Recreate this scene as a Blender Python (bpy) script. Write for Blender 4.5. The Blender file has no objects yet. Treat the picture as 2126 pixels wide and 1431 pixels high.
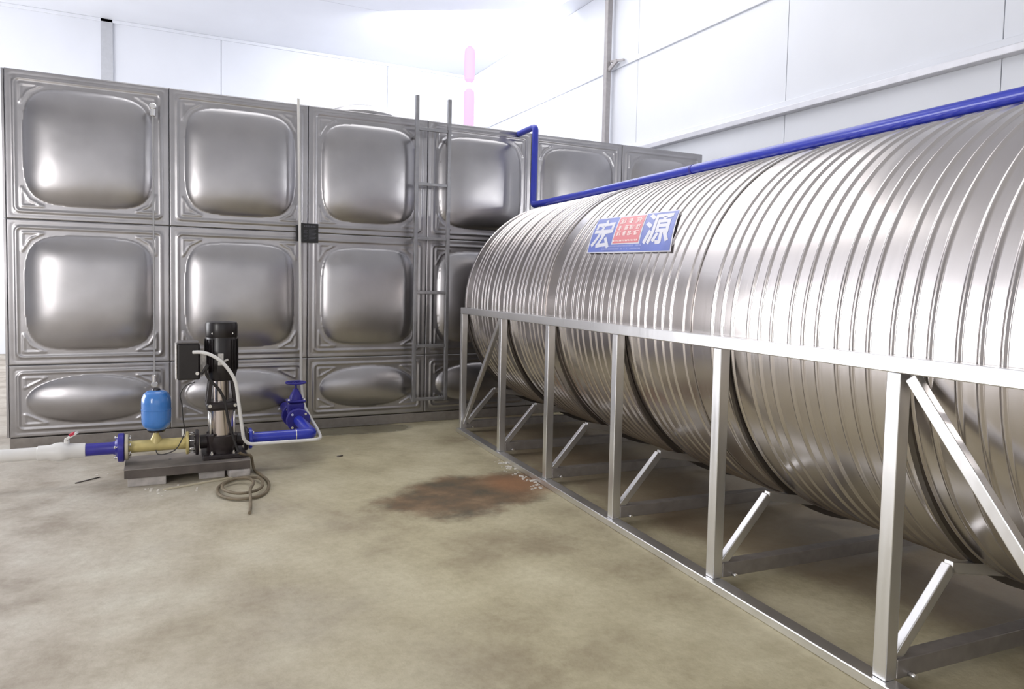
import bpy, bmesh, math, random
from mathutils import Vector, Matrix
random.seed(7)
C = bpy.context.scene.collection
SC = bpy.context.scene
PI = math.pi

# ------------------------------------------------------------------ camera
F, CX, CY = 1474.45, 1037.03, 670.21
cam_d = bpy.data.cameras.new('camera')
cam_d.sensor_fit = 'HORIZONTAL'
cam_d.sensor_width = 36.0
cam_d.lens = F / 2126 * 36
cam_d.shift_x = (1063 - CX) / 2126
cam_d.shift_y = (CY - 715.5) / 2126
cam_d.clip_start = 0.05
cam = bpy.data.objects.new('camera', cam_d)
C.objects.link(cam)
cam.matrix_world = (Matrix.Translation((-0.0878, -5.7887, 1.2006)) @ Matrix.Rotation(-0.4503, 4, 'Z')
                    @ Matrix.Rotation(PI / 2 - 0.0533, 4, 'X') @ Matrix.Rotation(0.0195, 4, 'Z'))
SC.camera = cam

# ------------------------------------------------------------------ world, lights, exposure
w = bpy.data.worlds.new('world'); SC.world = w
w.use_nodes = True
bg = w.node_tree.nodes['Background']
bg.inputs[0].default_value = (0.85, 0.92, 1.0, 1)
bg.inputs[1].default_value = 1.0
SC.view_settings.view_transform = 'Standard'
SC.view_settings.look = 'None'
SC.view_settings.gamma = 1.0
SC.view_settings.use_curve_mapping = False
SC.view_settings.exposure = 0.2

def area(name, loc, rot, sx, sy, power, col=(1, 1, 1)):
    l = bpy.data.lights.new(name, 'AREA'); l.shape = 'RECTANGLE'
    l.size = sx; l.size_y = sy; l.energy = power; l.color = col
    o = bpy.data.objects.new(name, l); C.objects.link(o)
    o.location = loc; o.rotation_euler = rot
    return o
# daylight coming through the wide doorway in the left wall
area('daylight_door', (-5.9, 3.4, 2.0), (0, -PI / 2, 0), 3.6, 6.0, 430, (0.98, 0.97, 1.0))
# added tall fill light, left and behind the camera, brightens posts and panels
area('left_fill_light', (-3.0, -5.2, 1.7), (0, -PI / 2, math.radians(25)), 1.9, 0.9, 80, (1.0, 0.97, 0.95))
# added fill light above the rectangular tank, brightening the back corner
area('corner_fill_light', (3.9, 4.0, 4.9), (math.radians(62), 0, math.radians(-30)), 1.8, 0.6, 120, (0.94, 0.96, 1.0))
# unseen fill added to brighten the wall and floor behind the camera
area('front_fill_light', (0.0, -8.6, 3.0), (math.radians(-38), 0, 0), 7.0, 0.8, 200, (1.0, 0.97, 0.95))
# added overhead fill above the rectangular tank, brightens the cylinder top
area('overhead_fill', (2.0, 1.2, 5.12), (0, 0, 0), 5.0, 4.4, 85, (0.98, 0.98, 1.0))

# ------------------------------------------------------------------ materials
def new_mat(name):
    m = bpy.data.materials.new(name); m.use_nodes = True
    nt = m.node_tree
    return m, nt, nt.nodes['Principled BSDF']

def N(nt, typ, **kw):
    n = nt.nodes.new(typ)
    for k, v in kw.items():
        setattr(n, k, v)
    return n

def simple(name, col, rough=0.5, metal=0.0, noise=0.0, nscale=20, bump=0.0, coat=0.0, emit=None, es=0.0):
    m, nt, b = new_mat(name)
    b.inputs['Base Color'].default_value = (*col, 1)
    b.inputs['Roughness'].default_value = rough
    b.inputs['Metallic'].default_value = metal
    if coat: b.inputs['Coat Weight'].default_value = coat
    if emit:
        b.inputs['Emission Color'].default_value = (*emit, 1)
        b.inputs['Emission Strength'].default_value = es
    if noise or bump:
        tc = N(nt, 'ShaderNodeTexCoord')
        no = N(nt, 'ShaderNodeTexNoise'); no.inputs['Scale'].default_value = nscale
        no.inputs['Detail'].default_value = 5
        nt.links.new(tc.outputs['Object'], no.inputs['Vector'])
        if noise:
            r = N(nt, 'ShaderNodeValToRGB')
            r.color_ramp.elements[0].position = 0.3; r.color_ramp.elements[1].position = 0.7
            r.color_ramp.elements[0].color = (*[c * (1 - noise) for c in col], 1)
            r.color_ramp.elements[1].color = (*[min(1, c * (1 + noise * .6)) for c in col], 1)
            nt.links.new(no.outputs['Fac'], r.inputs['Fac'])
            nt.links.new(r.outputs['Color'], b.inputs['Base Color'])
        if bump:
            bp = N(nt, 'ShaderNodeBump'); bp.inputs['Strength'].default_value = bump
            bp.inputs['Distance'].default_value = 0.01
            nt.links.new(no.outputs['Fac'], bp.inputs['Height'])
            nt.links.new(bp.outputs['Normal'], b.inputs['Normal'])
    return m

def steel(name, col, rough, aniso=0.0, axis=None, wob=0.3, wscale=2.2, grain=(1, 1, 60), gs=0.08, cn=0.12):
    """stainless sheet: metallic, brushed grain in the roughness, slow dents in the normal"""
    m, nt, b = new_mat(name)
    b.inputs['Metallic'].default_value = 1.0
    b.inputs['Anisotropic'].default_value = aniso
    tc = N(nt, 'ShaderNodeTexCoord')
    mp = N(nt, 'ShaderNodeMapping'); mp.inputs['Scale'].default_value = grain
    n1 = N(nt, 'ShaderNodeTexNoise'); n1.inputs['Scale'].default_value = 3.0; n1.inputs['Detail'].default_value = 4
    nt.links.new(tc.outputs['Object'], mp.inputs['Vector']); nt.links.new(mp.outputs['Vector'], n1.inputs['Vector'])
    mr = N(nt, 'ShaderNodeMapRange')
    mr.inputs['To Min'].default_value = rough - gs; mr.inputs['To Max'].default_value = rough + gs
    nt.links.new(n1.outputs['Fac'], mr.inputs['Value']); nt.links.new(mr.outputs['Result'], b.inputs['Roughness'])
    n2 = N(nt, 'ShaderNodeTexNoise'); n2.inputs['Scale'].default_value = wscale; n2.inputs['Detail'].default_value = 2
    nt.links.new(tc.outputs['Object'], n2.inputs['Vector'])
    bp = N(nt, 'ShaderNodeBump'); bp.inputs['Strength'].default_value = wob; bp.inputs['Distance'].default_value = 0.02
    nt.links.new(n2.outputs['Fac'], bp.inputs['Height']); nt.links.new(bp.outputs['Normal'], b.inputs['Normal'])
    r = N(nt, 'ShaderNodeValToRGB')
    r.color_ramp.elements[0].position = 0.3; r.color_ramp.elements[1].position = 0.7
    r.color_ramp.elements[0].color = (*[c * (1 - cn) for c in col], 1)
    r.color_ramp.elements[1].color = (*[min(1, c * (1 + cn * .5)) for c in col], 1)
    n3 = N(nt, 'ShaderNodeTexNoise'); n3.inputs['Scale'].default_value = 3.1; n3.inputs['Detail'].default_value = 5
    nt.links.new(tc.outputs['Object'], n3.inputs['Vector'])
    nt.links.new(n3.outputs['Fac'], r.inputs['Fac']); nt.links.new(r.outputs['Color'], b.inputs['Base Color'])
    if axis:
        t = N(nt, 'ShaderNodeTangent'); t.direction_type = 'RADIAL'; t.axis = axis
        nt.links.new(t.outputs['Tangent'], b.inputs['Tangent'])
    return m

M = {}
M['panel'] = steel('pressed stainless steel', (0.425, 0.415, 0.425), 0.31, 0.2, 'Z', wob=0.35, wscale=2.6, grain=(14, 1, 1), gs=0.015)
M['panel_dark'] = simple('seam shadow steel', (0.12, 0.12, 0.125), 0.5, 0.8)
M['sheet'] = steel('ribbed stainless sheet', (0.59, 0.555, 0.54), 0.25, 0.6, 'Y', wob=0.10, wscale=2.0, grain=(1, 30, 1), gs=0.05, cn=0.05)
M['bar'] = steel('bright steel tube', (0.84, 0.84, 0.85), 0.34, 0.0, None, wob=0.05, wscale=6, grain=(20, 20, 1), cn=0.08)
M['ladder'] = simple('dull stainless ladder tube', (0.36, 0.36, 0.375), 0.32, 0.8, noise=0.1)
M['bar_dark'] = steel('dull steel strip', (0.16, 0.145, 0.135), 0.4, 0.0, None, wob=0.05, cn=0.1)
M['grey_steel'] = simple('grey painted steel', (0.32, 0.295, 0.275), 0.45, 0.6, noise=0.15)
M['white_wall'] = simple('white sandwich panel', (0.72, 0.74, 0.79), 0.42, 0.0, noise=0.03, nscale=1.2)
M['ceiling'] = simple('white ceiling panel', (0.76, 0.78, 0.83), 0.5, 0.0, noise=0.03, nscale=1.0)
M['flash'] = simple('grey flashing', (0.50, 0.51, 0.54), 0.4, 0.2, noise=0.05)
M['girt'] = simple('galvanised girt', (0.62, 0.62, 0.66), 0.35, 0.3, noise=0.08, nscale=8)
M['post'] = simple('greyed steel post', (0.36, 0.34, 0.34), 0.45, 0.2, noise=0.1)
M['blue'] = simple('royal blue pipe paint', (0.022, 0.04, 0.45), 0.28, 0.0, noise=0.08, nscale=12, coat=0.3)
M['blue_dark'] = simple('deep blue valve enamel', (0.035, 0.03, 0.30), 0.38, 0.0, noise=0.15, nscale=25, bump=0.1)
M['tank_blue'] = simple('light blue vessel enamel', (0.055, 0.22, 0.62), 0.22, 0.0, noise=0.04, coat=0.6)
M['yellow'] = simple('yellow zinc plated pipe', (0.62, 0.52, 0.22), 0.4, 0.1, noise=0.2, nscale=14, bump=0.05)
M['cream'] = simple('cream gasket flange', (0.58, 0.53, 0.40), 0.5, 0.1, noise=0.1)
M['white_plastic'] = simple('white plastic', (0.76, 0.75, 0.73), 0.4, 0.0, noise=0.03, nscale=15)
M['clear_tube'] = simple('milky level tube', (0.45, 0.45, 0.46), 0.25)
M['red'] = simple('red plastic', (0.55, 0.03, 0.07), 0.4, noise=0.05)
M['black'] = simple('black motor enamel', (0.012, 0.009, 0.010), 0.32, 0.0, noise=0.2, nscale=10)
M['black_cast'] = simple('black cast iron', (0.024, 0.017, 0.018), 0.45, 0.0, noise=0.3, nscale=25, bump=0.25)
M['chrome'] = simple('bright fastener', (0.80, 0.79, 0.78), 0.25, 0.9, noise=0.05)
M['tube_steel'] = steel('pump sleeve steel', (0.66, 0.60, 0.57), 0.22, 0.4, 'Z', wob=0.02, grain=(30, 30, 1))
M['alu'] = simple('aluminium plate', (0.62, 0.60, 0.58), 0.4, 0.6, noise=0.25, nscale=60)
M['base_plate'] = simple('dusty dark base plate', (0.13, 0.11, 0.10), 0.42, 0.1, noise=0.55, nscale=5, bump=0.1)
M['base_top'] = simple('cement dusted steel', (0.24, 0.215, 0.195), 0.5, 0.1, noise=0.6, nscale=4, bump=0.1)
M['brick'] = simple('pale concrete block', (0.46, 0.43, 0.41), 0.85, 0.0, noise=0.25, nscale=18, bump=0.5)
M['cable'] = simple('dusty rubber cable', (0.20, 0.16, 0.105), 0.6, 0.0, noise=0.35, nscale=14)
M['cable_black'] = simple('black rubber cable', (0.020, 0.018, 0.018), 0.45)
M['rubber'] = simple('grey rubber joint', (0.14, 0.13, 0.13), 0.6)
M['sign'] = simple('black printed plate', (0.012, 0.012, 0.013), 0.4)
M['sign_text'] = simple('faint plate print', (0.11, 0.11, 0.13), 0.5)
M['debris'] = simple('white plaster crumbs', (0.75, 0.72, 0.66), 0.8)
M['st_white'] = simple('sticker white', (0.66, 0.66, 0.72), 0.35)
M['st_blue'] = simple('sticker blue', (0.13, 0.18, 0.54), 0.3, noise=0.2, nscale=5)
M['st_blue2'] = simple('sticker pale blue print', (0.30, 0.34, 0.68), 0.35)
M['st_red'] = simple('sticker red', (0.66, 0.17, 0.19), 0.3)
M['st_pink'] = simple('sticker pale print', (0.86, 0.66, 0.64), 0.35)
M['pink_flare'] = simple('pink flare glow', (.03, .02, .03), 0.4, emit=(1.0, 0.58, 0.93), es=0.95); M['pink_flare'].node_tree.nodes['Principled BSDF'].inputs['Specular IOR Level'].default_value = 0  # glow that imitates a pink lens flare
M['fill_glow'] = simple('overhead fill glow', (1, 1, 1), 0.4, emit=(1, 0.99, 0.97), es=0.8)  # glow of the sheets added under the ceiling as fill
M['globe'] = simple('lamp globe', (1, 1, 1), 0.4, emit=(1, 1, 1), es=260)
M['sky_pane'] = simple('bright daylight pane', (1, 1, 1), 0.4, emit=(0.93, 0.96, 1.0), es=2.6)
M['frame_w'] = simple('white window frame', (0.7, 0.7, 0.72), 0.4)

def floor_mat():
    m, nt, b = new_mat('stained concrete screed')
    L = nt.links.new
    tc = N(nt, 'ShaderNodeTexCoord')
    def noise(s, d=6, r=0.6, dist=0.0):
        n = N(nt, 'ShaderNodeTexNoise'); n.inputs['Scale'].default_value = s
        n.inputs['Detail'].default_value = d; n.inputs['Roughness'].default_value = r
        n.inputs['Distortion'].default_value = dist
        L(tc.outputs['Object'], n.inputs['Vector']); return n
    def ramp(n, stops):
        r = N(nt, 'ShaderNodeValToRGB'); e = r.color_ramp.elements
        while len(e) < len(stops): e.new(0.5)
        for i, (p, c) in enumerate(stops):
            e[i].position = p; e[i].color = (*c, 1)
        L(n, r.inputs['Fac']); return r.outputs['Color']
    def mixc(f, a, c):
        x = N(nt, 'ShaderNodeMix', data_type='RGBA')
        L(f, x.inputs[0]); 
        for s, v in ((6, a), (7, c)):
            if isinstance(v, tuple): x.inputs[s].default_value = (*v, 1)
            else: L(v, x.inputs[s])
        return x.outputs[2]
    base = ramp(noise(1.6, 8).outputs['Fac'], [(0.34, (0.31, 0.26, 0.165)), (0.5, (0.46, 0.41, 0.27)), (0.66, (0.57, 0.52, 0.36))])
    grey = ramp(noise(2.3, 8).outputs['Fac'], [(0.36, (0.35, 0.305, 0.25)), (0.5, (0.49, 0.445, 0.38)), (0.66, (0.60, 0.57, 0.50))])
    # greyer towards the left: the lighting there is put into the floor colour
    sep = N(nt, 'ShaderNodeSeparateXYZ'); L(tc.outputs['Object'], sep.inputs[0])
    mr = N(nt, 'ShaderNodeMapRange'); mr.inputs['From Min'].default_value = 1.0; mr.inputs['From Max'].default_value = -0.6
    L(sep.outputs['X'], mr.inputs['Value'])
    col = mixc(mr.outputs['Result'], base, grey)
    fine = ramp(noise(26, 6, 0.7).outputs['Fac'], [(0.3, (0.84, 0.83, 0.80)), (0.6, (1, 1, 1))])
    mu = N(nt, 'ShaderNodeMix', data_type='RGBA', blend_type='MULTIPLY'); mu.inputs[0].default_value = 1.0
    L(col, mu.inputs[6]); L(fine, mu.inputs[7]); col = mu.outputs[2]
    # stains and painted under-tank shade: a distorted distance to a line segment of the floor
    warp = noise(2.2, 6, 0.65)
    def blob(cx, cy, rx, ry, rot, soft, wamt):
        mp = N(nt, 'ShaderNodeMapping', vector_type='TEXTURE')
        mp.inputs['Location'].default_value = (cx, cy, 0); mp.inputs['Rotation'].default_value = (0, 0, rot)
        mp.inputs['Scale'].default_value = (rx, ry, 1)
        L(tc.outputs['Object'], mp.inputs['Vector'])
        ln = N(nt, 'ShaderNodeVectorMath', operation='LENGTH'); L(mp.outputs['Vector'], ln.inputs[0])
        ad = N(nt, 'ShaderNodeMath', operation='MULTIPLY_ADD')
        L(warp.outputs['Fac'], ad.inputs[0]); ad.inputs[1].default_value = wamt
        sub = N(nt, 'ShaderNodeMath', operation='SUBTRACT'); L(ln.outputs['Value'], sub.inputs[0]); sub.inputs[1].default_value = wamt * .5
        L(sub.outputs[0], ad.inputs[2])
        r = N(nt, 'ShaderNodeMapRange', interpolation_type='SMOOTHSTEP')
        r.inputs['From Min'].default_value = 1 + soft; r.inputs['From Max'].default_value = 1 - soft
        L(ad.outputs[0], r.inputs['Value']); return r.outputs['Result']
    def scaled(f, k):
        x = N(nt, 'ShaderNodeMath', operation='MULTIPLY'); L(f, x.inputs[0]); x.inputs[1].default_value = k; return x.outputs[0]
    wet = blob(1.32, -0.12, 0.52, 0.20, -0.08, 0.10, 0.7)
    col = mixc(scaled(wet, 0.62), col, (0.13, 0.12, 0.075))
    wet2 = blob(0.55, -0.75, 0.55, 0.33, 0.0, 0.35, 1.0)
    col = mixc(scaled(wet2, 0.4), col, (0.20, 0.17, 0.12))
    brown = blob(1.55, -2.08, 0.50, 0.36, 0.35, 0.30, 1.9)
    browncol = ramp(noise(5.5, 5).outputs['Fac'], [(0.35, (0.075, 0.06, 0.035)), (0.55, (0.15, 0.09, 0.045)), (0.75, (0.27, 0.18, 0.10))])
    col = mixc(scaled(brown, 0.95), col, browncol)
    rust = blob(1.86, -2.02, 0.13, 0.2, 0.3, 0.7, 1.2)
    col = mixc(scaled(rust, 0.5), col, (0.42, 0.19, 0.08))
    shade_damp = blob(2.95, -2.4, 0.78, 2.7, 0.06, 0.12, 0.5)  # cylinder's shade painted on the floor below it, with some damp gloss
    col = mixc(scaled(shade_damp, 0.65), col, (0.17, 0.115, 0.075))
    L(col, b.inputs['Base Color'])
    ro = N(nt, 'ShaderNodeMath', operation='MAXIMUM'); L(wet, ro.inputs[0]); L(scaled(shade_damp, 0.55), ro.inputs[1])
    mr2 = N(nt, 'ShaderNodeMapRange'); mr2.inputs['To Min'].default_value = 0.72; mr2.inputs['To Max'].default_value = 0.25
    L(ro.outputs[0], mr2.inputs['Value']); L(mr2.outputs['Result'], b.inputs['Roughness'])
    bp = N(nt, 'ShaderNodeBump'); bp.inputs['Strength'].default_value = 0.35; bp.inputs['Distance'].default_value = 0.012
    L(noise(9, 8, 0.7).outputs['Fac'], bp.inputs['Height']); L(bp.outputs['Normal'], b.inputs['Normal'])
    return m
M['floor'] = floor_mat()

# ------------------------------------------------------------------ helpers
def obj(name, bm, mat, parent=None, smooth=False, loc=None, rot=None):
    bm.normal_update()
    for e in bm.edges:
        if len(e.link_faces) == 2 and e.link_faces[0].normal.angle(e.link_faces[1].normal, 0) > 0.6: e.smooth = False
    me = bpy.data.meshes.new(name); bm.to_mesh(me); bm.free()
    if smooth:
        for p in me.polygons: p.use_smooth = True
    me.materials.append(M[mat] if isinstance(mat, str) else mat)
    o = bpy.data.objects.new(name, me); C.objects.link(o)
    if parent: o.parent = parent
    if loc: o.location = loc
    if rot: o.rotation_euler = rot
    return o

def share(o, loc=(0, 0, 0), rot=(0, 0, 0), parent=None):
    c = o.copy(); C.objects.link(c); c.location = loc; c.rotation_euler = rot
    if parent: c.parent = parent
    return c

def thing(name, label, cat, loc=(0, 0, 0), rz=0, group=None):
    o = bpy.data.objects.new(name, None); C.objects.link(o)
    o.empty_display_size = 0.1
    o.location = loc; o.rotation_euler = (0, 0, rz); o['label'] = label; o['category'] = cat
    if group: o['group'] = group
    return o

def tag(o, label, cat, group=None):
    o['label'] = label; o['category'] = cat
    if group: o['group'] = group
    return o

def B(): return bmesh.new()

def box(bm, x0, x1, y0, y1, z0, z1, bev=0.0, mat=None):
    r = bmesh.ops.create_cube(bm, size=1)
    for v in r['verts']:
        v.co = Vector(((x0 + x1) / 2 + v.co.x * (x1 - x0), (y0 + y1) / 2 + v.co.y * (y1 - y0), (z0 + z1) / 2 + v.co.z * (z1 - z0)))
    if bev:
        es = list({e for v in r['verts'] for e in v.link_edges})
        bmesh.ops.bevel(bm, geom=es, offset=bev, segments=2, profile=0.5, affect='EDGES')
    return bm

def frame_of(d):
    d = d.normalized()
    up = Vector((0, 0, 1)) if abs(d.z) < 0.95 else Vector((0, 1, 0))
    s = d.cross(up).normalized(); u = s.cross(d).normalized()
    return s, u

def bar(bm, p, q, wx, wz, bev=0.0):
    """square tube between two points"""
    p, q = Vector(p), Vector(q); d = q - p; s, u = frame_of(d)
    vs = []
    for e in (p, q):
        for a, c in ((-1, -1), (1, -1), (1, 1), (-1, 1)):
            vs.append(bm.verts.new(e + s * a * wx / 2 + u * c * wz / 2))
    fs = [bm.faces.new([vs[i] for i in f]) for f in ((0, 3, 2, 1), (4, 5, 6, 7), (0, 1, 5, 4), (1, 2, 6, 5), (2, 3, 7, 6), (3, 0, 4, 7))]
    if bev:
        es = list({e for v in vs for e in v.link_edges})
        bmesh.ops.bevel(bm, geom=es, offset=bev, segments=2, profile=0.5, affect='EDGES')
    return bm

def rounded(pts, r, n=6):
    """polyline with its corners rounded"""
    pts = [Vector(p) for p in pts]
    out = [pts[0]]
    for i in range(1, len(pts) - 1):
        a, b, c = pts[i - 1], pts[i], pts[i + 1]
        da, dc = (a - b), (c - b)
        rr = min(r, da.length * .49, dc.length * .49)
        p0, p2 = b + da.normalized() * rr, b + dc.normalized() * rr
        for k in range(n + 1):
            t = k / n
            out.append((1 - t) ** 2 * p0 + 2 * (1 - t) * t * b + t * t * p2)
    out.append(pts[-1])
    return out

def spline(pts, n=8):
    pts = [Vector(p) for p in pts]
    P = [pts[0] * 2 - pts[1]] + pts + [pts[-1] * 2 - pts[-2]]
    out = []
    for i in range(1, len(P) - 2):
        for k in range(n):
            t = k / n
            a, b, c, d = P[i - 1], P[i], P[i + 1], P[i + 2]
            out.append(0.5 * ((2 * b) + (c - a) * t + (2 * a - 5 * b + 4 * c - d) * t * t + (3 * b - a - 3 * c + d) * t ** 3))
    out.append(pts[-1])
    return out

def pipe(bm, pts, r, seg=16, cap=True):
    pts = [Vector(p) for p in pts]
    rings = []; s = None
    for i, p in enumerate(pts):
        d = (pts[min(i + 1, len(pts) - 1)] - pts[max(i - 1, 0)]).normalized()
        if s is None: s, u = frame_of(d)
        else:
            s = (s - d * s.dot(d)).normalized(); u = s.cross(d).normalized()
        rr = r[i] if isinstance(r, (list, tuple)) else r
        rings.append([bm.verts.new(p + (s * math.cos(2 * PI * k / seg) + u * math.sin(2 * PI * k / seg)) * rr) for k in range(seg)])
    for a, b in zip(rings, rings[1:]):
        for k in range(seg):
            f = bm.faces.new((a[k], a[(k + 1) % seg], b[(k + 1) % seg], b[k])); f.smooth = True
    if cap:
        bm.faces.new(rings[0][::-1]); bm.faces.new(rings[-1])
    return bm

def lathe(bm, prof, origin=(0, 0, 0), axis='Z', seg=32):
    """prof: list of (radius, height) around an axis"""
    o = Vector(origin); rings = []
    for r, h in prof:
        ring = []
        for k in range(seg):
            a = 2 * PI * k / seg; c, s = math.cos(a) * r, math.sin(a) * r
            v = {'Z': (c, s, h), 'X': (h, c, s), 'Y': (s, h, c)}[axis]
            ring.append(bm.verts.new(o + Vector(v)))
        rings.append(ring)
    for a, b in zip(rings, rings[1:]):
        for k in range(seg):
            f = bm.faces.new((a[k], a[(k + 1) % seg], b[(k + 1) % seg], b[k])); f.smooth = True
    if prof[0][0] > 1e-5: bm.faces.new(rings[0][::-1])
    if prof[-1][0] > 1e-5: bm.faces.new(rings[-1])
    bmesh.ops.remove_doubles(bm, verts=bm.verts, dist=1e-6)
    bmesh.ops.recalc_face_normals(bm, faces=bm.faces)
    return bm

def disc(bm, c, r, t, axis, seg=28, bev=0.003):
    return lathe(bm, [(r - bev, -t / 2), (r, -t / 2 + bev), (r, t / 2 - bev), (r - bev, t / 2)], c, axis, seg)

def bolts(parent, c, r, n, axis, size=0.010, length=0.05, mat='chrome', phase=0.4, name='bolt'):
    bm = B(); lathe(bm, [(size * .55, -length / 2), (size * .55, length / 2)], (0, 0, 0), axis, 6)
    lathe(bm, [(size, -length / 2 - size * .4), (size, -length / 2 + size * .4)], (0, 0, 0), axis, 6)
    lathe(bm, [(size, length / 2 - size * .4), (size, length / 2 + size * .4)], (0, 0, 0), axis, 6)
    first = None
    for k in range(n):
        a = phase + 2 * PI * k / n; u, v = math.cos(a) * r, math.sin(a) * r
        off = {'Z': (u, v, 0), 'X': (0, u, v), 'Y': (v, 0, u)}[axis]
        loc = tuple(c[i] + off[i] for i in range(3))
        if first is None: first = obj(name, bm, mat, parent, loc=loc)
        else: share(first, loc, parent=parent)

# ------------------------------------------------------------------ the room
X0, X1, Y0, Y1, H = -6.0, 5.5, -12.0, 7.2, 5.25
def struct(name, bm, mat):
    o = obj(name, bm, mat); o['kind'] = 'structure'; return o
b = B(); box(b, X0 - .2, X1 + .2, Y0 - .2, Y1 + .2, -0.15, 0.0); struct('floor', b, 'floor')
cl = struct('ceiling', box(B(), X0 - .2, X1 + .2, Y0 - .2, Y1 + .2, H + .02, H + .2), 'flash')
y = Y0
while y < Y1 - 0.01:
    y2 = min(y + 2.4, Y1); obj('ceiling_panel', box(B(), X0, X1, y + .004, y2 - .004, H, H + .02, .003), 'ceiling', cl); y = y2
def wall_panels(name, slab, panels, mat='white_wall'):
    w_ = struct(name, slab, 'flash')
    for p in panels: obj('wall_panel', box(B(), *p, .003), mat, w_)
    return w_
xs = [X0, -4.6, -2.7, -0.85, 0.91, 3.79, X1]
wb = wall_panels('wall_back', box(B(), X0, X1, Y1 + .02, Y1 + .2, 0, H),
                 [(a + (.16 if a == -0.85 else .005), c - .005, Y1, Y1 + .02, 0, H) for a, c in zip(xs, xs[1:])])
obj('flashing', box(B(), -0.855, -0.685, Y1 - .03, Y1 + .02, 0, H, .005), 'flash', wb)
obj('corner_trim', box(B(), X1 - .10, X1 - .001, Y1 - .02, Y1 - .001, 0, H, .004), 'white_wall', wb)
obj('cornice_trim', box(B(), X0, X1, Y1 - .03, Y1 - .001, H - .05, H - .001, .004), 'white_wall', wb)
ys = [Y0, -9.6, -7.2, -4.9, -2.6, -0.6, 1.83, 4.4, Y1]
pr_ = []
for a, c in zip(ys, ys[1:]):
    for z0, z1 in ((0, 2.93), (3.0, 4.15), (4.158, H)):
        pr_.append((X1, X1 + .02, a + .003, c - .003, z0, z1))
wr = wall_panels('wall_right', box(B(), X1 + .02, X1 + .2, Y0, Y1, 0, H), pr_)
obj('girt', box(B(), X1 - .09, X1 + .0, Y0, Y1, 2.925, 2.985, .006), 'girt', wr)
obj('girt_flashing', box(B(), X1 - .025, X1 + .0, Y0, Y1, 2.986, 3.06, .006), 'white_wall', wr)
obj('upper_girt', box(B(), X1 - .025, X1 + .0, Y0, Y1, 4.12, 4.19, .006), 'white_wall', wr)
# front wall (behind the camera) and the left wall with its wide doorway
xs2 = [X0, -3.7, -1.4, 0.9, 3.2, X1]
wall_panels('wall_front', box(B(), X0, X1, Y0 - .2, Y0 - .02, 0, H), [(a + .004, c - .004, Y0 - .02, Y0, 0, H) for a, c in zip(xs2, xs2[1:])])
ys2 = [Y0, -9.6, -7.2, -4.8, -2.4, 0.4]
lp = [(X0 - .02, X0, a + .004, c - .004, 0, H) for a, c in zip(ys2, ys2[1:])]
lp += [(X0 - .02, X0, a + .004, c - .004, 3.8, H) for a, c in ((0.4, 3.4), (3.4, 6.4))] + [(X0 - .02, X0, 6.404, Y1, 0, H)]
b = B(); box(b, X0 - .2, X0 - .02, Y0, 0.4, 0, H); box(b, X0 - .2, X0 - .02, 6.4, Y1, 0, H); box(b, X0 - .2, X0 - .02, 0.4, 6.4, 3.8, H)
wall_panels('wall_left', b, lp)
# steel column standing against the right wall
t = thing('steel_column', 'slim grey steel column rising behind the tank before the right wall', 'column', (5.40, 2.38, 0))
obj('shaft', box(B(), -.038, .038, -.038, .038, 0.01, H - .01, .006), 'post', t)
obj('foot_plate', box(B(), -.09, .09, -.09, .09, 0.0, 0.012, .002), 'post', t)
b = B(); bar(b, (0.0, -.04, 4.11), (0.02, -.20, 4.20), .03, .05, .004); bar(b, (0.02, -.05, 4.22), (0.03, -.34, 4.17), .03, .03, .004)
obj('bracket', b, 'post', t)
# added pink tube standing in for a lens flare streak; no lamp hangs
t = thing('flare_tube', 'pink lens flare streak built as a glowing vertical tube in the bright back corner', 'lamp', (4.50, 5.0, 0))
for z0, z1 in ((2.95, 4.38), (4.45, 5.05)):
    obj('flare_glow', lathe(B(), [(.02, z0), (.078, z0 + .06), (.085, z0 + .15), (.085, z1 - .15), (.078, z1 - .06), (.02, z1)], seg=24), 'pink_flare', t)
obj('added_flare_coupling', lathe(B(), [(.03, 4.37), (.03, 4.46)], seg=16), 'frame_w', t)
obj('added_flare_hanger', lathe(B(), [(.012, 5.05), (.012, H)], seg=12), 'frame_w', t)
# added glowing sheets under the ceiling, out of view, part of the overhead fill
for k in range(6):
    o = obj('fill_sheet', box(B(), -.3 + k * .92, .58 + k * .92, -.9, 3.4, H - .012, H - .001, .003), 'fill_glow', cl)

t = thing('wall_lamp', 'small round lamp on the right wall', 'lamp', (5.5, -5.0, 2.35))
obj('arm', bar(B(), (0, 0, 0), (-.18, 0, 0), .03, .03, .003), 'frame_w', t)
obj('globe', lathe(B(), [(0, -.07)] + [(.07 * math.sin(a), -.07 * math.cos(a)) for a in [PI * k / 10 for k in range(1, 10)]] + [(0, .07)], (-.25, 0, 0), 'Z', 20), 'globe', t)

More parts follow.
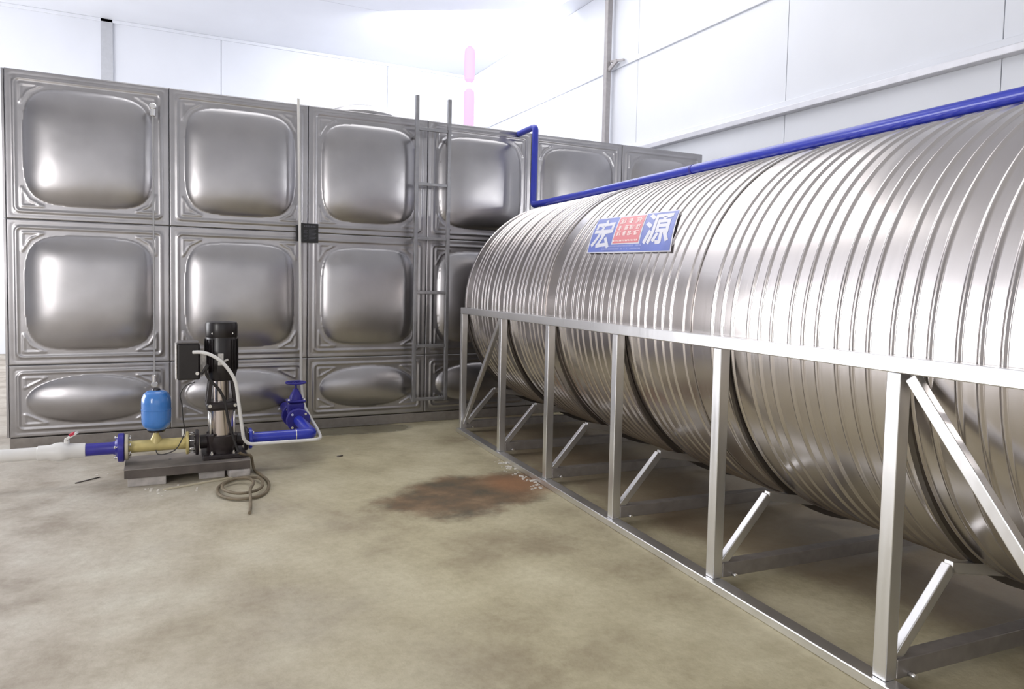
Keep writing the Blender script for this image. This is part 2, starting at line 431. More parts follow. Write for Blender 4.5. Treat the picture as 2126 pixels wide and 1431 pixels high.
# ------------------------------------------------------------------ sectional tank of pressed panels
HB = 0.0844
tank = thing('sectional_water_tank', 'tall rectangular stainless tank of bulging pressed square panels', 'tank')
def smooth01(t):
    t = max(0.0, min(1.0, t)); return t * t * (3 - 2 * t)
def ridge(d, w_):
    t = abs(d) / w_
    return 0.0 if t >= 1 else (math.cos(PI * t) + 1) / 2
def sdrr(u, v, a, b_, r):
    qx, qy = abs(u) - a + r, abs(v) - b_ + r
    return math.hypot(max(qx, 0), max(qy, 0)) + min(max(qx, qy), 0) - r
def seg_d(u, v, p, q):
    du, dv = q[0] - p[0], q[1] - p[1]
    t = max(0, min(1, ((u - p[0]) * du + (v - p[1]) * dv) / (du * du + dv * dv)))
    return math.hypot(u - p[0] - t * du, v - p[1] - t * dv)
def panel_mesh(half):
    hw, hh = .5, (.25 if half else .5)
    nx, ny = 120, (64 if half else 120)
    a, b_ = (.395, .165) if half else (.392, .392)
    def h(u, v):
        z = 0.0
        z += 0.007 * ridge(sdrr(u, v, .445, hh - .055, .03), .011)            # raised bead round the edge
        z -= 0.002 * ridge(sdrr(u, v, .468, hh - .032, .02), .008)
        au, av = abs(u), abs(v)
        # corner triangles
        cu, cv = .410, hh - .090
        L_ = .125
        if half:
            tri = min(seg_d(au, av, (cu, cv), (cu - .13, cv)), seg_d(au, av, (cu, cv), (cu, cv - .07)), seg_d(au, av, (cu - .13, cv), (cu, cv - .07)))
        else:
            tri = min(seg_d(au, av, (cu, cv), (cu - L_, cv)), seg_d(au, av, (cu, cv), (cu, cv - L_)),
                      seg_d(au, av, (cu - L_, cv), (cu - .045, cv - .045)), seg_d(au, av, (cu, cv - L_), (cu - .045, cv - .045)))
        z += 0.005 * ridge(tri, .009)
        if half:
            t = (au / a) ** 2.1 + (av / b_) ** 2.1
            if t < 1: z += 0.052 * (1 - t) ** 0.80 + 0.004
        else:
            t = (au / a) ** 4.2 + (av / b_) ** 4.2
            if t < 1:
                t2 = (au * au + av * av) / (a * a * 1.5)
                z += (0.058 * (1 - t) ** 0.78) * (1 - 0.22 * t2) + 0.004
        return z
    me = bpy.data.meshes.new('panel'); vs, fs = [], []
    gap = 0.0022
    for j in range(ny + 1):
        for i in range(nx + 1):
            u = -hw + gap + (2 * hw - 2 * gap) * i / nx; v = -hh + gap + (2 * hh - 2 * gap) * j / ny
            vs.append((u, -h(u, v) - 0.002, v))
    for j in range(ny):
        for i in range(nx):
            k = j * (nx + 1) + i; fs.append((k, k + 1, k + nx + 2, k + nx + 1))
    # returned edges
    n0 = len(vs)
    ring = [i for i in range(nx + 1)] + [(nx + 1) * j + nx for j in range(1, ny + 1)] + [ny * (nx + 1) + i for i in range(nx - 1, -1, -1)] + [j * (nx + 1) for j in range(ny - 1, 0, -1)]
    for k in ring: vs.append((vs[k][0], 0.012, vs[k][2]))
    for i in range(len(ring)):
        j = (i + 1) % len(ring); fs.append((ring[j], ring[i], n0 + i, n0 + j))
    me.from_pydata(vs, [], fs)
    for i, p in enumerate(me.polygons): p.use_smooth = i < nx * ny
    me.materials.append(M['panel'])
    return me
mf, mh = panel_mesh(False), panel_mesh(True)
for cidx in range(-1, 5):
    for me, zc in ((mf, HB + 2.0), (mf, HB + 1.0), (mh, HB + 0.25)):
        o = bpy.data.objects.new('panel', me); C.objects.link(o); o.parent = tank; o.location = (cidx + .5, 0, zc)
obj('body', box(B(), -1, 5, 0.012, 6.0, HB + .005, HB + 2.49), 'panel_dark', tank)
obj('roof', box(B(), -1.0, 5.0, 0.006, 6.0, HB + 2.4905, HB + 2.502, .002), 'panel', tank)
b = B(); box(b, -1.0, 5.0, 0.0, 0.08, 0.0, HB - .004, .004); obj('base_channel', b, 'grey_steel', tank)
for k in range(0, 6): obj('base_beam', box(B(), -.97 + k * 1.17, -.91 + k * 1.17, .081, 6.0, 0.0, HB - .001), 'grey_steel', tank)
for c_ in range(6):          # the left end of the tank shows the same panels
    for me, zc in ((mf, HB + 2.0), (mf, HB + 1.0), (mh, HB + 0.25)):
        o = bpy.data.objects.new('panel', me); C.objects.link(o); o.parent = tank; o.location = (-1.014, c_ + .5, zc); o.rotation_euler = (0, 0, -PI / 2)
obj('manhole_lid', lathe(B(), [(.30, -.02), (.30, .06), (.32, .065), (.32, .085), (.27, .13), (.16, .17), (0.02, .185), (0, .185)], (1.60, .62, HB + 2.51), 'Z', 40), 'panel', tank)
# black data plate on the seam
np_ = obj('data_plate', box(B(), .942, 1.075, -.040, -.034, 1.505, 1.655, .002), 'sign', tank); np_['label'] = 'small black printed data plate'
b = B()
for k in range(7): box(b, .962 + k * .0135, .971 + k * .0135, -.0412, -.0402, 1.627, 1.640)
for k in range(9):
    z = 1.612 - k * .0105
    box(b, .960, .990 if k % 2 else .984, -.0412, -.0402, z - .0016, z + .0016); box(b, 1.000, 1.058 - .006 * (k % 3), -.0412, -.0402, z - .0016, z + .0016)
o = obj('plate_print', b, 'sign_text', tank); o['kind'] = 'stuff'
# bracket ends of the plate
obj('plate_bracket', box(B(), .905, 1.07, -.033, -.001, 1.515, 1.640, .002), 'sign', tank)

# ------------------------------------------------------------------ ladder
lad = thing('steel_ladder', 'thin steel ladder fixed upright to the front of the rectangular tank', 'ladder', (1.86, -.12, 0))
for x in (0.0, 0.287):
    obj('stile', box(B(), x - .015, x + .015, -.015, .015, .20 if x else .20, 2.75, .003), 'ladder', lad)
for k in range(6):
    z = .22 + .452 * k; obj('rung', box(B(), .0155, .2715, -.011, .011, z - .013, z + .013, .003), 'ladder', lad)
for z in (.22, 1.58, 2.42):
    for x in (0.0, .287): obj('standoff', bar(B(), (x, .0155, z), (x + (.012), .105, z), .022, .022, .002), 'ladder', lad)

# ------------------------------------------------------------------ level tube at the left
t = thing('level_tube', 'thin clear level tube with chrome fittings on the left panels', 'tube', (-.105, -.0, 0))
for z in (2.40, 0.45):
    obj('fitting', lathe(B(), [(.018, -.105), (.024, -.10), (.024, -.075), (.014, -.07), (.014, -.012)], (0, 0, z + (.02 if z > 1 else -.02)), 'Y', 12), 'chrome', t)
    obj('compression_nut', lathe(B(), [(.015, -.03), (.019, -.025), (.019, .02), (.013, .025)], (0, -.088, z - .02 if z > 1 else z + .025), 'Z', 12), 'chrome', t)
obj('sight_tube', lathe(B(), [(.0055, .498), (.0055, 2.352)], (0, -.088, 0), 'Z', 12), 'clear_tube', t)

# ------------------------------------------------------------------ blue filling pipe
A = Vector((3.0, -.514, 0)); RZ = -0.0637
def L2W(lx, ly, z):
    c, s = math.cos(RZ), math.sin(RZ)
    return Vector((A.x + lx * c - ly * s, A.y + lx * s + ly * c, z))
t = thing('blue_filling_pipe', 'long blue pipe dropping from the tank edge and running over the cylinder', 'pipe', (0, 0, 0))
px, py = 2.868, -.315
end0 = L2W(-.13, -.05, 1.897); run1 = L2W(-.13, -4.85, 1.897)
pt = rounded([(px, py + .31, 2.566), (px, py, 2.572), (px - .008, py, 1.897), L2W(-.13, -.6, 1.897)], .045, 6)
obj('riser', pipe(B(), pt, .0275, 20), 'blue', t)
obj('run', pipe(B(), [L2W(-.13, -.6, 1.897), run1], .0276, 20), 'blue', t)
obj('joint_ring', pipe(B(), [L2W(-.13, -1.98, 1.897), L2W(-.13, -2.0, 1.897)], .0295, 20), 'blue_dark', t)

# ------------------------------------------------------------------ cylindrical tank
R, ZC, LEN = .829, 1.041, 4.86
cyl = thing('cylindrical_water_tank', 'large horizontal ribbed stainless cylinder tank lying in a steel frame', 'tank', (A.x, A.y, 0), RZ)
def profile(y0, y1, ribs):
    ys_ = {round(y0, 4), round(y1, 4)}
    for r_ in ribs:
        for k in range(-6, 7): ys_.add(round(r_ + k * .0022, 4))
    y_ = sorted(v for v in ys_ if y1 - 1e-6 <= v <= y0 + 1e-6)
    out = []
    for v in y_:
        h = 0
        for r_ in ribs: h = max(h, .0065 * ridge(v - r_, .011))
        out.append((R + h, v))
    return out
def sheet(y0, y1, ribs):
    return lathe(B(), profile(y0, y1, ribs), (0, 0, ZC), 'Y', 144)
def open_lathe(prof, seg=144):
    bm = B(); rings = []
    for r_, h in prof:
        rings.append([bm.verts.new((math.sin(2 * PI * k / seg) * r_, h, ZC + math.cos(2 * PI * k / seg) * r_)) for k in range(seg)])
    for a, c in zip(rings, rings[1:]):
        for k in range(seg):
            f = bm.faces.new((a[k], c[k], c[(k + 1) % seg], a[(k + 1) % seg])); f.smooth = True
    bmesh.ops.recalc_face_normals(bm, faces=bm.faces)
    return bm
groups = [[-.17, -.39, -.61, -.83, -1.05, -1.26], [-1.64, -1.85, -2.055, -2.255, -2.47, -2.67], [-3.08, -3.294, -3.505, -3.711, -3.918, -4.125], [-4.56]]
bounds = [(-.004, -1.455), (-1.463, -2.905), (-2.913, -4.37), (-4.378, -LEN)]
for g, (a, c) in zip(groups, bounds):
    ribs = [s - k * .061 for s in g for k in range(3)]
    if a == -.004: ribs += [-.035]
    obj('ribbed_sheet', open_lathe(profile(a, c, ribs)), 'sheet', cyl)
for yj in (-1.459, -2.909, -4.374):
    pr = [(R + .001, yj - .035), (R + .007, yj - .033), (R + .007, yj - .020), (R + .002, yj - .016), (R + .0015, yj + .012), (R + .007, yj + .018), (R + .007, yj + .030), (R + .001, yj + .032)]
    obj('seam_band', open_lathe(pr), 'sheet', cyl)
dome = [(R * math.cos(k / 16 * PI / 2), .16 * math.sin(k / 16 * PI / 2)) for k in range(17)]
obj('end_dome', open_lathe([(R, -.004)] + dome), 'sheet', cyl)
obj('end_dome', open_lathe([(r_, -LEN - h) for r_, h in dome]), 'sheet', cyl)
# sticker, wrapped on the ribs
def stick(u, v, off):
    ly = -1.885 - .81 * u + .11 * v; an = math.radians(155.4 + 1.5 * u - 17.2 * v)
    r_ = R + .0075 + off
    return Vector((math.cos(an) * r_, ly, ZC + math.sin(an) * r_))
def patch(u0, u1, v0, v1, off, nu=12, nv=10):
    bm = B(); g = [[bm.verts.new(stick(u0 + (u1 - u0) * i / nu, v0 + (v1 - v0) * j / nv, off)) for i in range(nu + 1)] for j in range(nv + 1)]
    for j in range(nv):
        for i in range(nu): bm.faces.new((g[j][i], g[j + 1][i], g[j + 1][i + 1], g[j][i + 1])).smooth = True
    bmesh.ops.recalc_face_normals(bm, faces=bm.faces)
    r_ = bmesh.ops.solidify(bm, geom=list(bm.faces), thickness=.0006)
    return bm
s_ = obj('sticker', patch(0, 1, 0, 1, .001), 'st_white', cyl); s_['label'] = 'blue and red lettered sticker on the ribs'
obj('sticker_field', patch(.012, .988, .025, .97, .002), 'st_blue', s_)
obj('sticker_frame', patch(.315, .655, .20, .965, .003), 'st_white', s_)
obj('sticker_red_square', patch(.328, .642, .225, .94, .004), 'st_red', s_)
def glyphs(txt, u0, u1, v0, v1, off, mat, name, bold=0.02):
    cu = bpy.data.curves.new(name, 'FONT'); cu.body = txt; cu.offset = bold; cu.resolution_u = 3
    to = bpy.data.objects.new(name, cu); C.objects.link(to)
    bpy.context.view_layer.update()
    dg = bpy.context.evaluated_depsgraph_get()
    me = bpy.data.meshes.new_from_object(to.evaluated_get(dg))
    bpy.data.objects.remove(to)
    bm = B(); bm.from_mesh(me)
    bmesh.ops.triangulate(bm, faces=bm.faces)
    long_ = [e for e in bm.edges if e.calc_length() > .12]
    bmesh.ops.subdivide_edges(bm, edges=long_, cuts=2)
    xs_ = [v.co.x for v in bm.verts]; ys_ = [v.co.y for v in bm.verts]
    a, c, d, e = min(xs_), max(xs_), min(ys_), max(ys_)
    for v in bm.verts:
        v.co = stick(u0 + (u1 - u0) * (v.co.x - a) / (c - a), v0 + (v1 - v0) * (v.co.y - d) / (e - d), off)
    return obj(name, bm, mat, s_)
glyphs('宏', .03, .29, .10, .92, .0030, 'st_white', 'sticker_character', .022)
glyphs('源', .68, .96, .16, .95, .0030, 'st_white', 'sticker_character', .022)
b = B(); rs = random.Random(3)
def mark(bm, u0, u1, v0, v1, off):
    q = [bm.verts.new(stick(u, v, off)) for u, v in ((u0, v0), (u1, v0), (u1, v1), (u0, v1))]
    bm.faces.new(q)
for row, (v0, hgt, n) in enumerate(((.74, .15, 3), (.56, .13, 4), (.41, .12, 4))):
    for k in range(n):
        uu = .345 + .285 * k / n; ww = .285 / n * .78
        for q in range(5):
            a = uu + ww * rs.random() * .4; mark(b, a, a + ww * (.35 + .5 * rs.random()), v0 + hgt * (q / 5), v0 + hgt * (q / 5) + .016, .005)
        for q in range(2):
            a = uu + ww * rs.random() * .85; mark(b, a, a + .010, v0 + hgt * .05, v0 + hgt * .95, .0052)
for k in range(16): mark(b, .335 + .0185 * k, .335 + .0185 * k + .012, .262, .305, .005)
o = obj('sticker_small_print', b, 'st_pink', s_); o['kind'] = 'stuff'
b = B()
for v0 in (.135, .065):
    for k in range(34):
        if rs.random() < .88: mark(b, .20 + .0142 * k, .20 + .0142 * k + .011, v0, v0 + .042, .003)
o = obj('sticker_small_print', b, 'st_blue2', s_); o['kind'] = 'stuff'

# ------------------------------------------------------------------ support frame of the cylinder
frm = thing('tank_support_frame', 'welded bright steel cradle frame with posts and braces under the cylinder', 'frame', (A.x, A.y, 0), RZ)
LXF = -.857
posts = [-.065, -.89, -1.635, -2.405, -3.18, -3.968, -4.745]
for s in (1, -1):
    x = LXF * s
    obj('top_rail', bar(B(), (x, -.04, .989), (x, -4.77, .989), .046, .048, .003), 'bar', frm)
    obj('base_rail', bar(B(), (x - .012 * s, -.04, .018), (x - .012 * s, -4.77, .018), .062, .034, .003), 'bar', frm)
    for yp in posts:
        obj('post', box(B(), x - .023, x + .023, yp - .023, yp + .023, .036, .9645, .003), 'bar', frm)
    for a, c in ((0, 1), (6, 5)):
        sg = 1 if a == 0 else -1
        obj('side_brace', bar(B(), (x + .002 * s, posts[a] - sg * .045, .09), (x + .002 * s, posts[c] + sg * .045, .955), .030, .036, .003), 'bar', frm)
    for yp in posts[:-1]:
        sh = -.030 if yp > -.5 else 0.0
        obj('cradle_brace', bar(B(), (x + .030 * s, yp + sh, .085), (-.60 * s * -1 if s < 0 else -.595, yp + sh, .345), .030, .036, .003), 'bar', frm)
    bm = B(); lathe(bm, [(.009, -.012), (.009, .012)], (0, 0, 0), 'Y', 6)
    bo = obj('bolt', bm, 'chrome', frm, loc=(x + .075 * s, posts[0] - .037, .045))
    for yp in posts[1:]: share(bo, (x + .075 * s, yp - .037, .045), parent=frm)
for yp in posts:
    obj('cross_beam', box(B(), LXF + .0235, -LXF - .0235, yp - .025, yp + .025, .036, .095, .003), 'grey_steel', frm)
    # saddle strip hugging the underside between the rails
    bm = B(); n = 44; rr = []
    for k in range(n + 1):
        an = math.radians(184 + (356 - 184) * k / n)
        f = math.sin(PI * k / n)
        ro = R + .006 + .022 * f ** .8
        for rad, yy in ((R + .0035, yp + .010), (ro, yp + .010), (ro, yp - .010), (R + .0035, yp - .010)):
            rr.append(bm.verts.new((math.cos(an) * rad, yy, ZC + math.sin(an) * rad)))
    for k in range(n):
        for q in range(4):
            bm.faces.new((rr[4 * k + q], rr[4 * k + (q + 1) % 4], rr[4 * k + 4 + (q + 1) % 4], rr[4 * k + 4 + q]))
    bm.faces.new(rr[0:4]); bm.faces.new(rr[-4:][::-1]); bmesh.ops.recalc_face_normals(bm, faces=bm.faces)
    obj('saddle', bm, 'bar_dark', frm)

# ------------------------------------------------------------------ pump group
YP, ZP = -1.10, .200
# blocks and base plate
blk = box(B(), 0, .20, 0, .36, 0, .05, .004)
o1 = obj('concrete_block', blk, 'brick', loc=(-.243, -1.262, 0)); tag(o1, 'pale concrete block under the left end of the pump base plate', 'block')
blk = box(B(), 0, .145, 0, .36, 0, .05, .004)
o2 = obj('concrete_block', blk, 'brick', loc=(.135, -1.235, 0)); tag(o2, 'pale concrete block under the base plate directly below the pump', 'block')
blk = box(B(), 0, .125, 0, .11, 0, .05, .012)
o3 = obj('concrete_block', blk, 'brick', loc=(.300, -1.285, 0), rot=(0, 0, .08)); tag(o3, 'small loose concrete block beside the coiled cable', 'block')
t = thing('pump_base_plate', 'dusty dark steel base plate carrying the pump on two blocks', 'plate', (0, 0, .051))
obj('plate_top', box(B(), -.262, .425, -1.275, -.93, .048, .054, .002), 'base_top', t)
obj('flange', box(B(), -.260, .423, -1.273, -1.267, 0.0, .0475, .001), 'base_plate', t)
obj('flange', box(B(), -.260, .423, -.938, -.932, 0.0, .0475, .001), 'base_plate', t)
obj('hole', lathe(B(), [(.008, 0), (.008, .0008)], (-.02, -1.09, .0542), 'Z', 14), 'black', t)
# pump
ZB = .106
pump = thing('vertical_pump', 'black vertical multistage water pump with steel sleeve and control box', 'pump', (.272, YP, 0))
b = B(); box(b, -.115, .135, -.115, .115, ZB, ZB + .028, .006); obj('foot', b, 'black_cast', pump)
b = B(); lathe(b, [(.088, .134), (.088, .165), (.095, .18), (.095, .238), (.085, .242)], (0, 0, 0), 'Z', 28)
for s in (-1, 1):
    lathe(b, [(.042, s * .07), (.042, s * .125)], (0, 0, ZP), 'X', 20)
for an in range(4):
    a = PI / 4 + an * PI / 2; bar(b, (math.cos(a) * .07, math.sin(a) * .07, .13), (math.cos(a) * .095, math.sin(a) * .095, .25), .035, .03, .004)
obj('volute_casing', b, 'black_cast', pump)
obj('suction_flange', disc(B(), (-.142, 0, ZP), .078, .018, 'X'), 'black_cast', pump)
obj('discharge_flange', disc(B(), (.142, 0, ZP), .074, .018, 'X'), 'black_cast', pump)
for x in (-.062, .062):
    obj('foot_bolt', lathe(B(), [(.011, 0), (.011, .010), (.006, .011), (.006, .02)], (x, -.098, ZB + .029), 'Z', 6), 'chrome', pump)
obj('sleeve', lathe(B(), [(.072, .243), (.072, .400)], (0, 0, 0), 'Z', 36), 'tube_steel', pump)
for k in range(4):
    a = PI / 4 + k * PI / 2
    obj('tie_rod', lathe(B(), [(.0065, .20), (.0065, .425)], (math.cos(a) * .096, math.sin(a) * .096, 0), 'Z', 10), 'chrome', pump)
b = B(); box(b, -.092, .092, -.088, .088, .398, .452, .018); obj('bracket_base', b, 'black_cast', pump)
for s in (-1, 1):
    for q in (-1, 1):
        b = B(); bar(b, (s * .081, q * .055, .440), (s * .064, q * .055, .585), .024, .030, .004); obj('bracket_arm', b, 'black_cast', pump)
    obj('bracket_bolt', lathe(B(), [(.011, -.008), (.011, .004), (.006, .005), (.006, .015)], (s * .072, -.089, .432), 'Y', 6), 'chrome', pump)
obj('coupling_guard', lathe(B(), [(.046, .4525), (.046, .585)], (-.002, 0, 0), 'Z', 30), 'tube_steel', pump)
b = B(); lathe(b, [(.066, .578), (.078, .582), (.082, .60), (.090, .63), (.092, .64), (.092, .845), (.088, .855)], (0, 0, 0), 'Z', 40)
obj('motor_body', b, 'black', pump)
for k in range(22):
    a = math.radians(-20 - k * 14.6)
    if not (-200 < -20 - k * 14.6 < -20 - 0): pass
fin = B(); box(fin, .090, .099, -.0016, .0016, .645, .835, .0008)
f0 = obj('cooling_fin', fin, 'black', pump)
for k in range(1, 26):
    a = 2 * PI * k / 26
    if 0.1 < (a % (2 * PI)) < 6.2 and not (4.2 < a < 5.3): share(f0, rot=(0, 0, a), parent=pump)
obj('fan_cover', lathe(B(), [(.092, .846), (.0945, .852), (.0945, .925), (.090, .938), (.06, .942), (0.0, .942)], (0, 0, 0), 'Z', 44), 'black', pump)
for a in (-128, -52):
    a = math.radians(a); obj('cover_screw', lathe(B(), [(.0055, 0), (.0055, .006)], (math.cos(a) * .0925, math.sin(a) * .0925 - .003, .872), 'Y', 8), 'chrome', pump)
obj('terminal_plate', box(B(), -.028, .004, -.103, -.094, .680, .752, .002), 'alu', pump)
obj('terminal_plate_tag', bar(B(), (.004, -.106, .704), (.030, -.108, .716), .004, .012, .001), 'alu', pump)
# control box at the left of the motor
cb = obj('control_box', box(B(), -.252, -.128, -.105, .055, .597, .815, .010), 'black', pump)
obj('heat_sink', box(B(), -.262, -.253, -.100, .050, .600, .812, .002), 'alu', cb)
obj('box_lid', box(B(), -.248, -.132, -.100, .050, .8155, .824, .003), 'rubber', cb)
obj('cable_gland', lathe(B(), [(.010, -.03), (.013, -.01), (.010, .0)], (-.145, -.108, .640), 'Y', 12), 'chrome', cb)
obj('mounting_arm', box(B(), -.127, -.085, -.030, .045, .63, .76, .004), 'alu', pump)
obj('mount_plate', box(B(), -.108, -.082, -.100, -.094, .620, .680, .002), 'alu', pump)
# cables
def wcable(name, pts, r, mat, parent=None, n=8):
    return obj(name, pipe(B(), spline(pts, n), r, 10), mat, parent)
pc = wcable('power_cord', [(.150 - .272, -.128, .640), (-.115, -.15, .648), (-.088, -.15, .690), (-.098, -.15, .650), (-.085, -.145, .612), (-.055, -.145, .575), (-.02, -.14, .53), (.010, -.135, .46), (.025, -.135, .36), (.055, -.14, .24), (.085, -.15, .15)], .0085, 'cable_black', pump)
cab = obj('coiled_cable', pipe(B(), spline([(.357, -1.250, .15), (.392, -1.215, .124), (.436, -1.18, .105), (.455, -1.18, .020), (.478, -1.27, .010), (.500, -1.42, .010), (.492, -1.56, .010), (.450, -1.70, .010),
     (.380, -1.765, .012), (.290, -1.755, .012), (.225, -1.66, .012), (.217, -1.53, .012), (.260, -1.41, .012), (.350, -1.34, .014), (.430, -1.36, .016), (.462, -1.46, .026),
     (.452, -1.60, .028), (.400, -1.70, .030), (.310, -1.715, .030), (.245, -1.62, .030), (.250, -1.50, .030), (.310, -1.415, .030), (.385, -1.42, .032), (.410, -1.50, .034), (.398, -1.62, .046), (.372, -1.72, .046), (.362, -1.82, .014), (.350, -1.92, .010), (.335, -2.02, .010)], 8), .0085, 10), 'cable')
tag(cab, 'dusty brown rubber cable coiled on the floor beside the pump', 'cable')
# yellow pipe assembly (suction header)
yp = thing('yellow_suction_pipe', 'yellow zinc plated suction pipe with flanges left of the pump', 'pipe', (0, YP, ZP))
obj('barrel', lathe(B(), [(.0355, -.240), (.0355, .068)], (0, 0, 0), 'X', 28), 'yellow', yp)
obj('end_flange', disc(B(), (.076, 0, 0), .070, .016, 'X'), 'yellow', yp)
obj('gasket_flange', disc(B(), (-.252, 0, 0), .075, .020, 'X'), 'cream', yp)
b = B(); lathe(b, [(.034, 0.0), (.034, .030), (.022, .055), (.015, .070), (.015, .088)], (-.095, 0, 0), 'Z', 24)
obj('branch', b, 'yellow', yp)
obj('lug', box(B(), .045, .067, -.02, .012, .045, .085, .003), 'white_plastic', yp)
obj('check_valve', disc(B(), (.100, 0, 0), .042, .030, 'X'), 'rubber', yp)
bolts(yp, (.103, 0, 0), .060, 8, 'X', .008, .060)
bolts(yp, (-.262, 0, 0), .060, 8, 'X', .009, .060)
swp = [(.385 - .27, -.10, .385), (.062, -.09, .36), (.035, -.09, .31), (.045, -.09, .25), (.050, -.085, .17), (.058, -.08, .09), (.045, -.075, .04), (.010, -.07, -.02), (-.045, -.06, -.045), (-.085, -.05, -.045), (-.097, -.040, -.022)]
sw = obj('sensor_wire', pipe(B(), spline([(x, y_ + YP, z + ZP) for x, y_, z in swp], 8), .0032, 10), 'cable_black')
tag(sw, 'thin black wire from the control box down to the yellow pipe', 'wire')
# blue pressure vessel
pv = thing('pressure_vessel', 'small light blue pressure vessel standing on the yellow pipe', 'vessel', (-.093, YP, .289))
prof = [(.0, .004), (.045, .002), (.060, .018), (.074, .030), (.081, .055), (.082, .09), (.082, .165), (.080, .195), (.070, .222), (.052, .238), (.03, .243), (0, .244)]
obj('shell', lathe(B(), prof, (0, 0, 0), 'Z', 44), 'tank_blue', pv)
obj('weld_seam', lathe(B(), [(.081, .124), (.0835, .126), (.0835, .130), (.081, .132)], (0, 0, 0), 'Z', 44), 'tank_blue', pv)
obj('air_cap', lathe(B(), [(.024, .241), (.022, .251), (.012, .257), (0, .258)], (0, 0, 0), 'Z', 20), 'black', pv)
obj('bottom_flange', lathe(B(), [(.048, -.006), (.050, .0), (.050, .006)], (0, 0, 0), 'Z', 24), 'black', pv)
bolts(pv, (0, 0, .002), .042, 6, 'Z', .007, .014, phase=.5)
# blue suction pipe with flange, further left
bs = thing('blue_suction_pipe', 'short dark blue pipe with a flange between white and yellow pipes', 'pipe', (0, YP, ZP))
b = B(); lathe(b, [(.0355, -.462), (.0355, -.325), (.040, -.312), (.060, -.300), (.082, -.296), (.084, -.285), (.084, -.268), (.080, -.264)], (0, 0, 0), 'X', 32)
obj('flanged_pipe', b, 'blue_dark', bs)
bolts(bs, (-.30, 0, 0), .066, 6, 'X', .009, .020, phase=.8)
wp = thing('white_ball_valve_pipe', 'white plastic pipe with red handled ball valve at the left edge', 'pipe', (0, YP, ZP))
obj('pipe_body', lathe(B(), [(.0355, -1.75), (.0355, -.70), (.042, -.695), (.042, -.64), (.052, -.61), (.054, -.585), (.050, -.555), (.043, -.545), (.041, -.463), (.036, -.462)], (0, 0, 0), 'X', 32), 'white_plastic', wp)
obj('drop_elbow', pipe(B(), rounded([(-1.745, 0, 0), (-1.90, 0, 0), (-1.90, 0, -.199)], .07, 8), .0356, 24), 'white_plastic', wp)
obj('valve_stem', lathe(B(), [(.014, .035), (.014, .066)], (-.555, 0, 0), 'Z', 14), 'white_plastic', wp)
obj('valve_handle', bar(B(), (-.563, -.0, .068), (-.500, -.01, .108), .028, .014, .003), 'white_plastic', wp)
h_ = obj('handle_grip', bar(B(), (-.540, -.0045, .0925), (-.515, -.007, .106), .032, .016, .003), 'red', wp); h_['label'] = 'red handle cover'
# blue discharge pipe and gate valve
bd = thing('blue_discharge_pipe', 'royal blue discharge pipe bending from the pump back to the valve', 'pipe', (0, 0, ZP))
XV = .825
obj('pump_flange', disc(B(), (.440, YP, 0), .066, .020, 'X'), 'blue', bd)
obj('straight_pipe', lathe(B(), [(.036, .451), (.036, .722)], (0, YP, 0), 'X', 28), 'blue', bd)
pt = rounded([(.724, YP, 0), (XV, YP, 0), (XV, YP + .42, 0), (XV, -.632, 0)], .075, 8)
obj('elbow', pipe(B(), pt, .0385, 28), 'blue', bd)
obj('joint_ring', lathe(B(), [(.0392, .719), (.0392, .725)], (0, YP, 0), 'X', 28), 'chrome', bd)
bolts(bd, (.440, YP, 0), .054, 4, 'X', .009, .034, phase=.7)
gv = thing('gate_valve', 'dark blue cast gate valve with handwheel in front of the rectangular tank', 'valve', (XV, -.50, ZP))
obj('flange', disc(B(), (0, -.120, 0), .083, .020, 'Y'), 'blue_dark', gv)
obj('flange', disc(B(), (0, -.094, 0), .083, .020, 'Y'), 'blue_dark', gv)
obj('flange', disc(B(), (0, .095, 0), .083, .020, 'Y'), 'blue_dark', gv)
obj('body', lathe(B(), [(.042, -.082), (.046, -.05), (.058, -.02), (.058, .02), (.046, .05), (.042, .083)], (0, 0, 0), 'Y', 28), 'blue_dark', gv)
b = B(); box(b, -.058, .058, -.042, .042, .02, .115, .016); obj('neck', b, 'blue_dark', gv)
obj('bonnet_flange', box(B(), -.066, .066, -.052, .052, .1155, .135, .008), 'blue_dark', gv)
b = B(); lathe(b, [(.046, .1355), (.044, .160), (.030, .185), (.022, .200), (.018, .215)], (0, 0, 0), 'Z', 24); obj('bonnet', b, 'blue_dark', gv)
obj('spindle', lathe(B(), [(.008, .212), (.008, .270)], (0, 0, 0), 'Z', 12), 'blue_dark', gv)
b = B(); ringp = [(math.cos(a) * .068, math.sin(a) * .068, .258) for a in [2 * PI * k / 40 for k in range(41)]]
pipe(b, ringp, .0075, 10, False)
for k in range(3):
    a = 2 * PI * k / 3 + .3; bar(b, (0, 0, .256), (math.cos(a) * .066, math.sin(a) * .066, .258), .012, .008, .002)
lathe(b, [(.016, .248), (.016, .266)], (0, 0, 0), 'Z', 16)
obj('handwheel', b, 'blue_dark', gv, rot=(0, 0, 0))
bolts(gv, (0, -.107, 0), .066, 4, 'Y', .0095, .060, phase=.785)
bolts(gv, (0, .095, 0), .066, 4, 'Y', .0095, .034, phase=.785)
for s in (-1, 1): obj('bonnet_bolt', lathe(B(), [(.009, .113), (.009, .144)], (s * .054, -.040, 0), 'Z', 6), 'chrome', gv)
ts = thing('blue_tank_spool', 'short blue pipe joining the gate valve to the rectangular tank', 'pipe', (XV, 0, ZP))
obj('spool', lathe(B(), [(.083, -.393), (.083, -.376), (.040, -.374), (.040, -.018)], (0, 0, 0), 'Y', 28), 'blue_dark', ts)
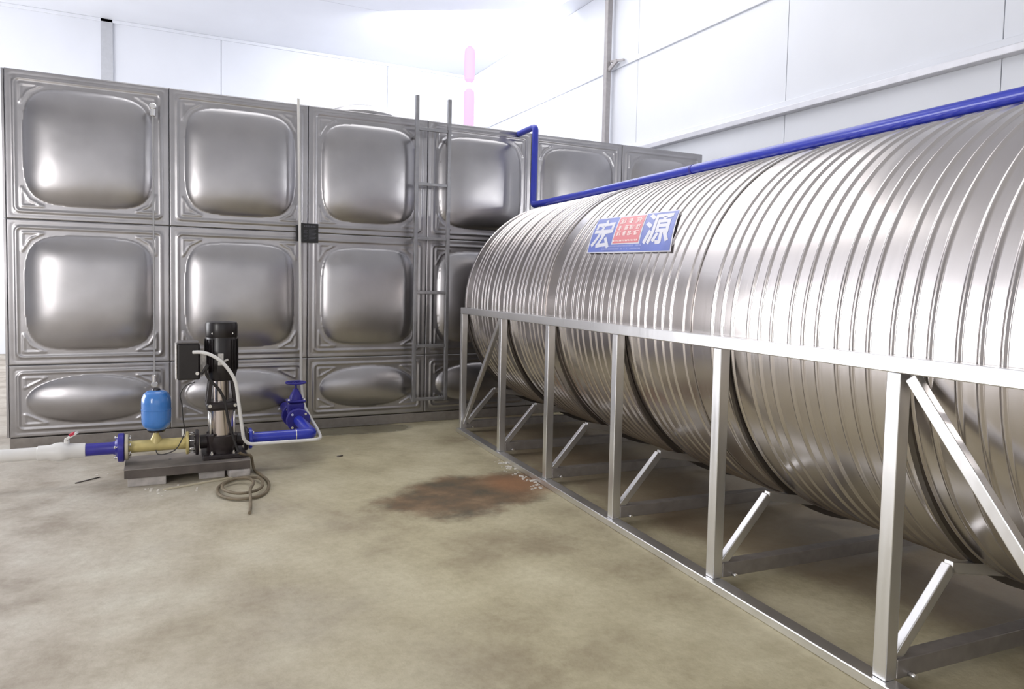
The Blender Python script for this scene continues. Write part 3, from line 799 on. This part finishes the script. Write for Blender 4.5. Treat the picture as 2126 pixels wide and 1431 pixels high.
# white conduit from the control box to the top of the tank
wc = [(.105, -1.215, .765), (.150, -1.235, .765), (.205, -1.25, .748), (.262, -1.255, .706), (.312, -1.255, .640), (.341, -1.255, .575), (.352, -1.25, .50), (.366, -1.245, .39), (.380, -1.24, .285), (.391, -1.225, .225), (.425, -1.205, .188), (.50, -1.20, .183), (.66, -1.195, .181), (.79, -1.18, .176), (.855, -1.15, .172), (.885, -1.08, .172), (.905, -.90, .18), (.93, -.55, .19), (.942, -.25, .22)]
wt = thing('white_conduit', 'white plastic conduit looping from the control box to the tank top', 'conduit')
obj('loop', pipe(B(), spline(wc, 6), .0105, 12), 'white_plastic', wt)
obj('riser', pipe(B(), rounded([(.942, -.25, .22), (.948, -.115, .255), (.934, -.112, .40), (.902, -.112, 2.60)], .03, 5), .0105, 12), 'white_plastic', wt)

# ------------------------------------------------------------------ crumbs and small litter on the floor
b = B(); rs = random.Random(11)
for k in range(60):
    tt = rs.random() ** .8; ly = -1.0 - .72 * tt; off = -.905 - .09 * rs.random() * (1 - .3 * (k % 3))
    p = L2W(off, ly - (.05 if k % 2 else 0), 0); s = .003 + .005 * rs.random()
    box(b, p.x - s, p.x + s, p.y - s * .7, p.y + s * .7, 0.0005, s * .9)
o = obj('plaster_crumbs', b, 'debris'); o['kind'] = 'stuff'; tag(o, 'white plaster crumbs scattered along the base rail of the frame', 'crumbs')
b = B()
for cx_, cy_, n in ((-.12, -1.36, 8), (.0, -1.45, 6), (-.42, -.95, 3)):
    for k in range(n):
        x, y_ = cx_ + rs.uniform(-.14, .14), cy_ + rs.uniform(-.06, .05); s = .0025 + .004 * rs.random()
        box(b, x - s, x + s, y_ - s, y_ + s, 0.0005, s)
o = obj('grit', b, 'debris'); o['kind'] = 'stuff'; tag(o, 'pale grit on the floor in front of the concrete blocks', 'grit')
def litter(pts, r, label, mat='bar_dark'):
    o = obj('wood_splinter', pipe(B(), [Vector(p) for p in pts], r, 6), mat); tag(o, label, 'splinter')
litter([(-.52, -1.07, .004), (-.40, -.98, .004)], .0035, 'dark splinter on the floor in front of the blue suction pipe')
litter([(1.02, -.98, .004), (1.06, -.97, .004)], .005, 'dark chip on the floor right of the pump')
litter([(2.22, -1.88, .004), (2.27, -1.86, .004)], .006, 'small dark chip under the cylinder behind the second post')
o = obj('batten', bar(B(), (-.06, -1.40, .006), (.35, -1.265, .006), .010, .010, .001), 'cream'); tag(o, 'thin pale batten lying on the floor before the blocks', 'batten')
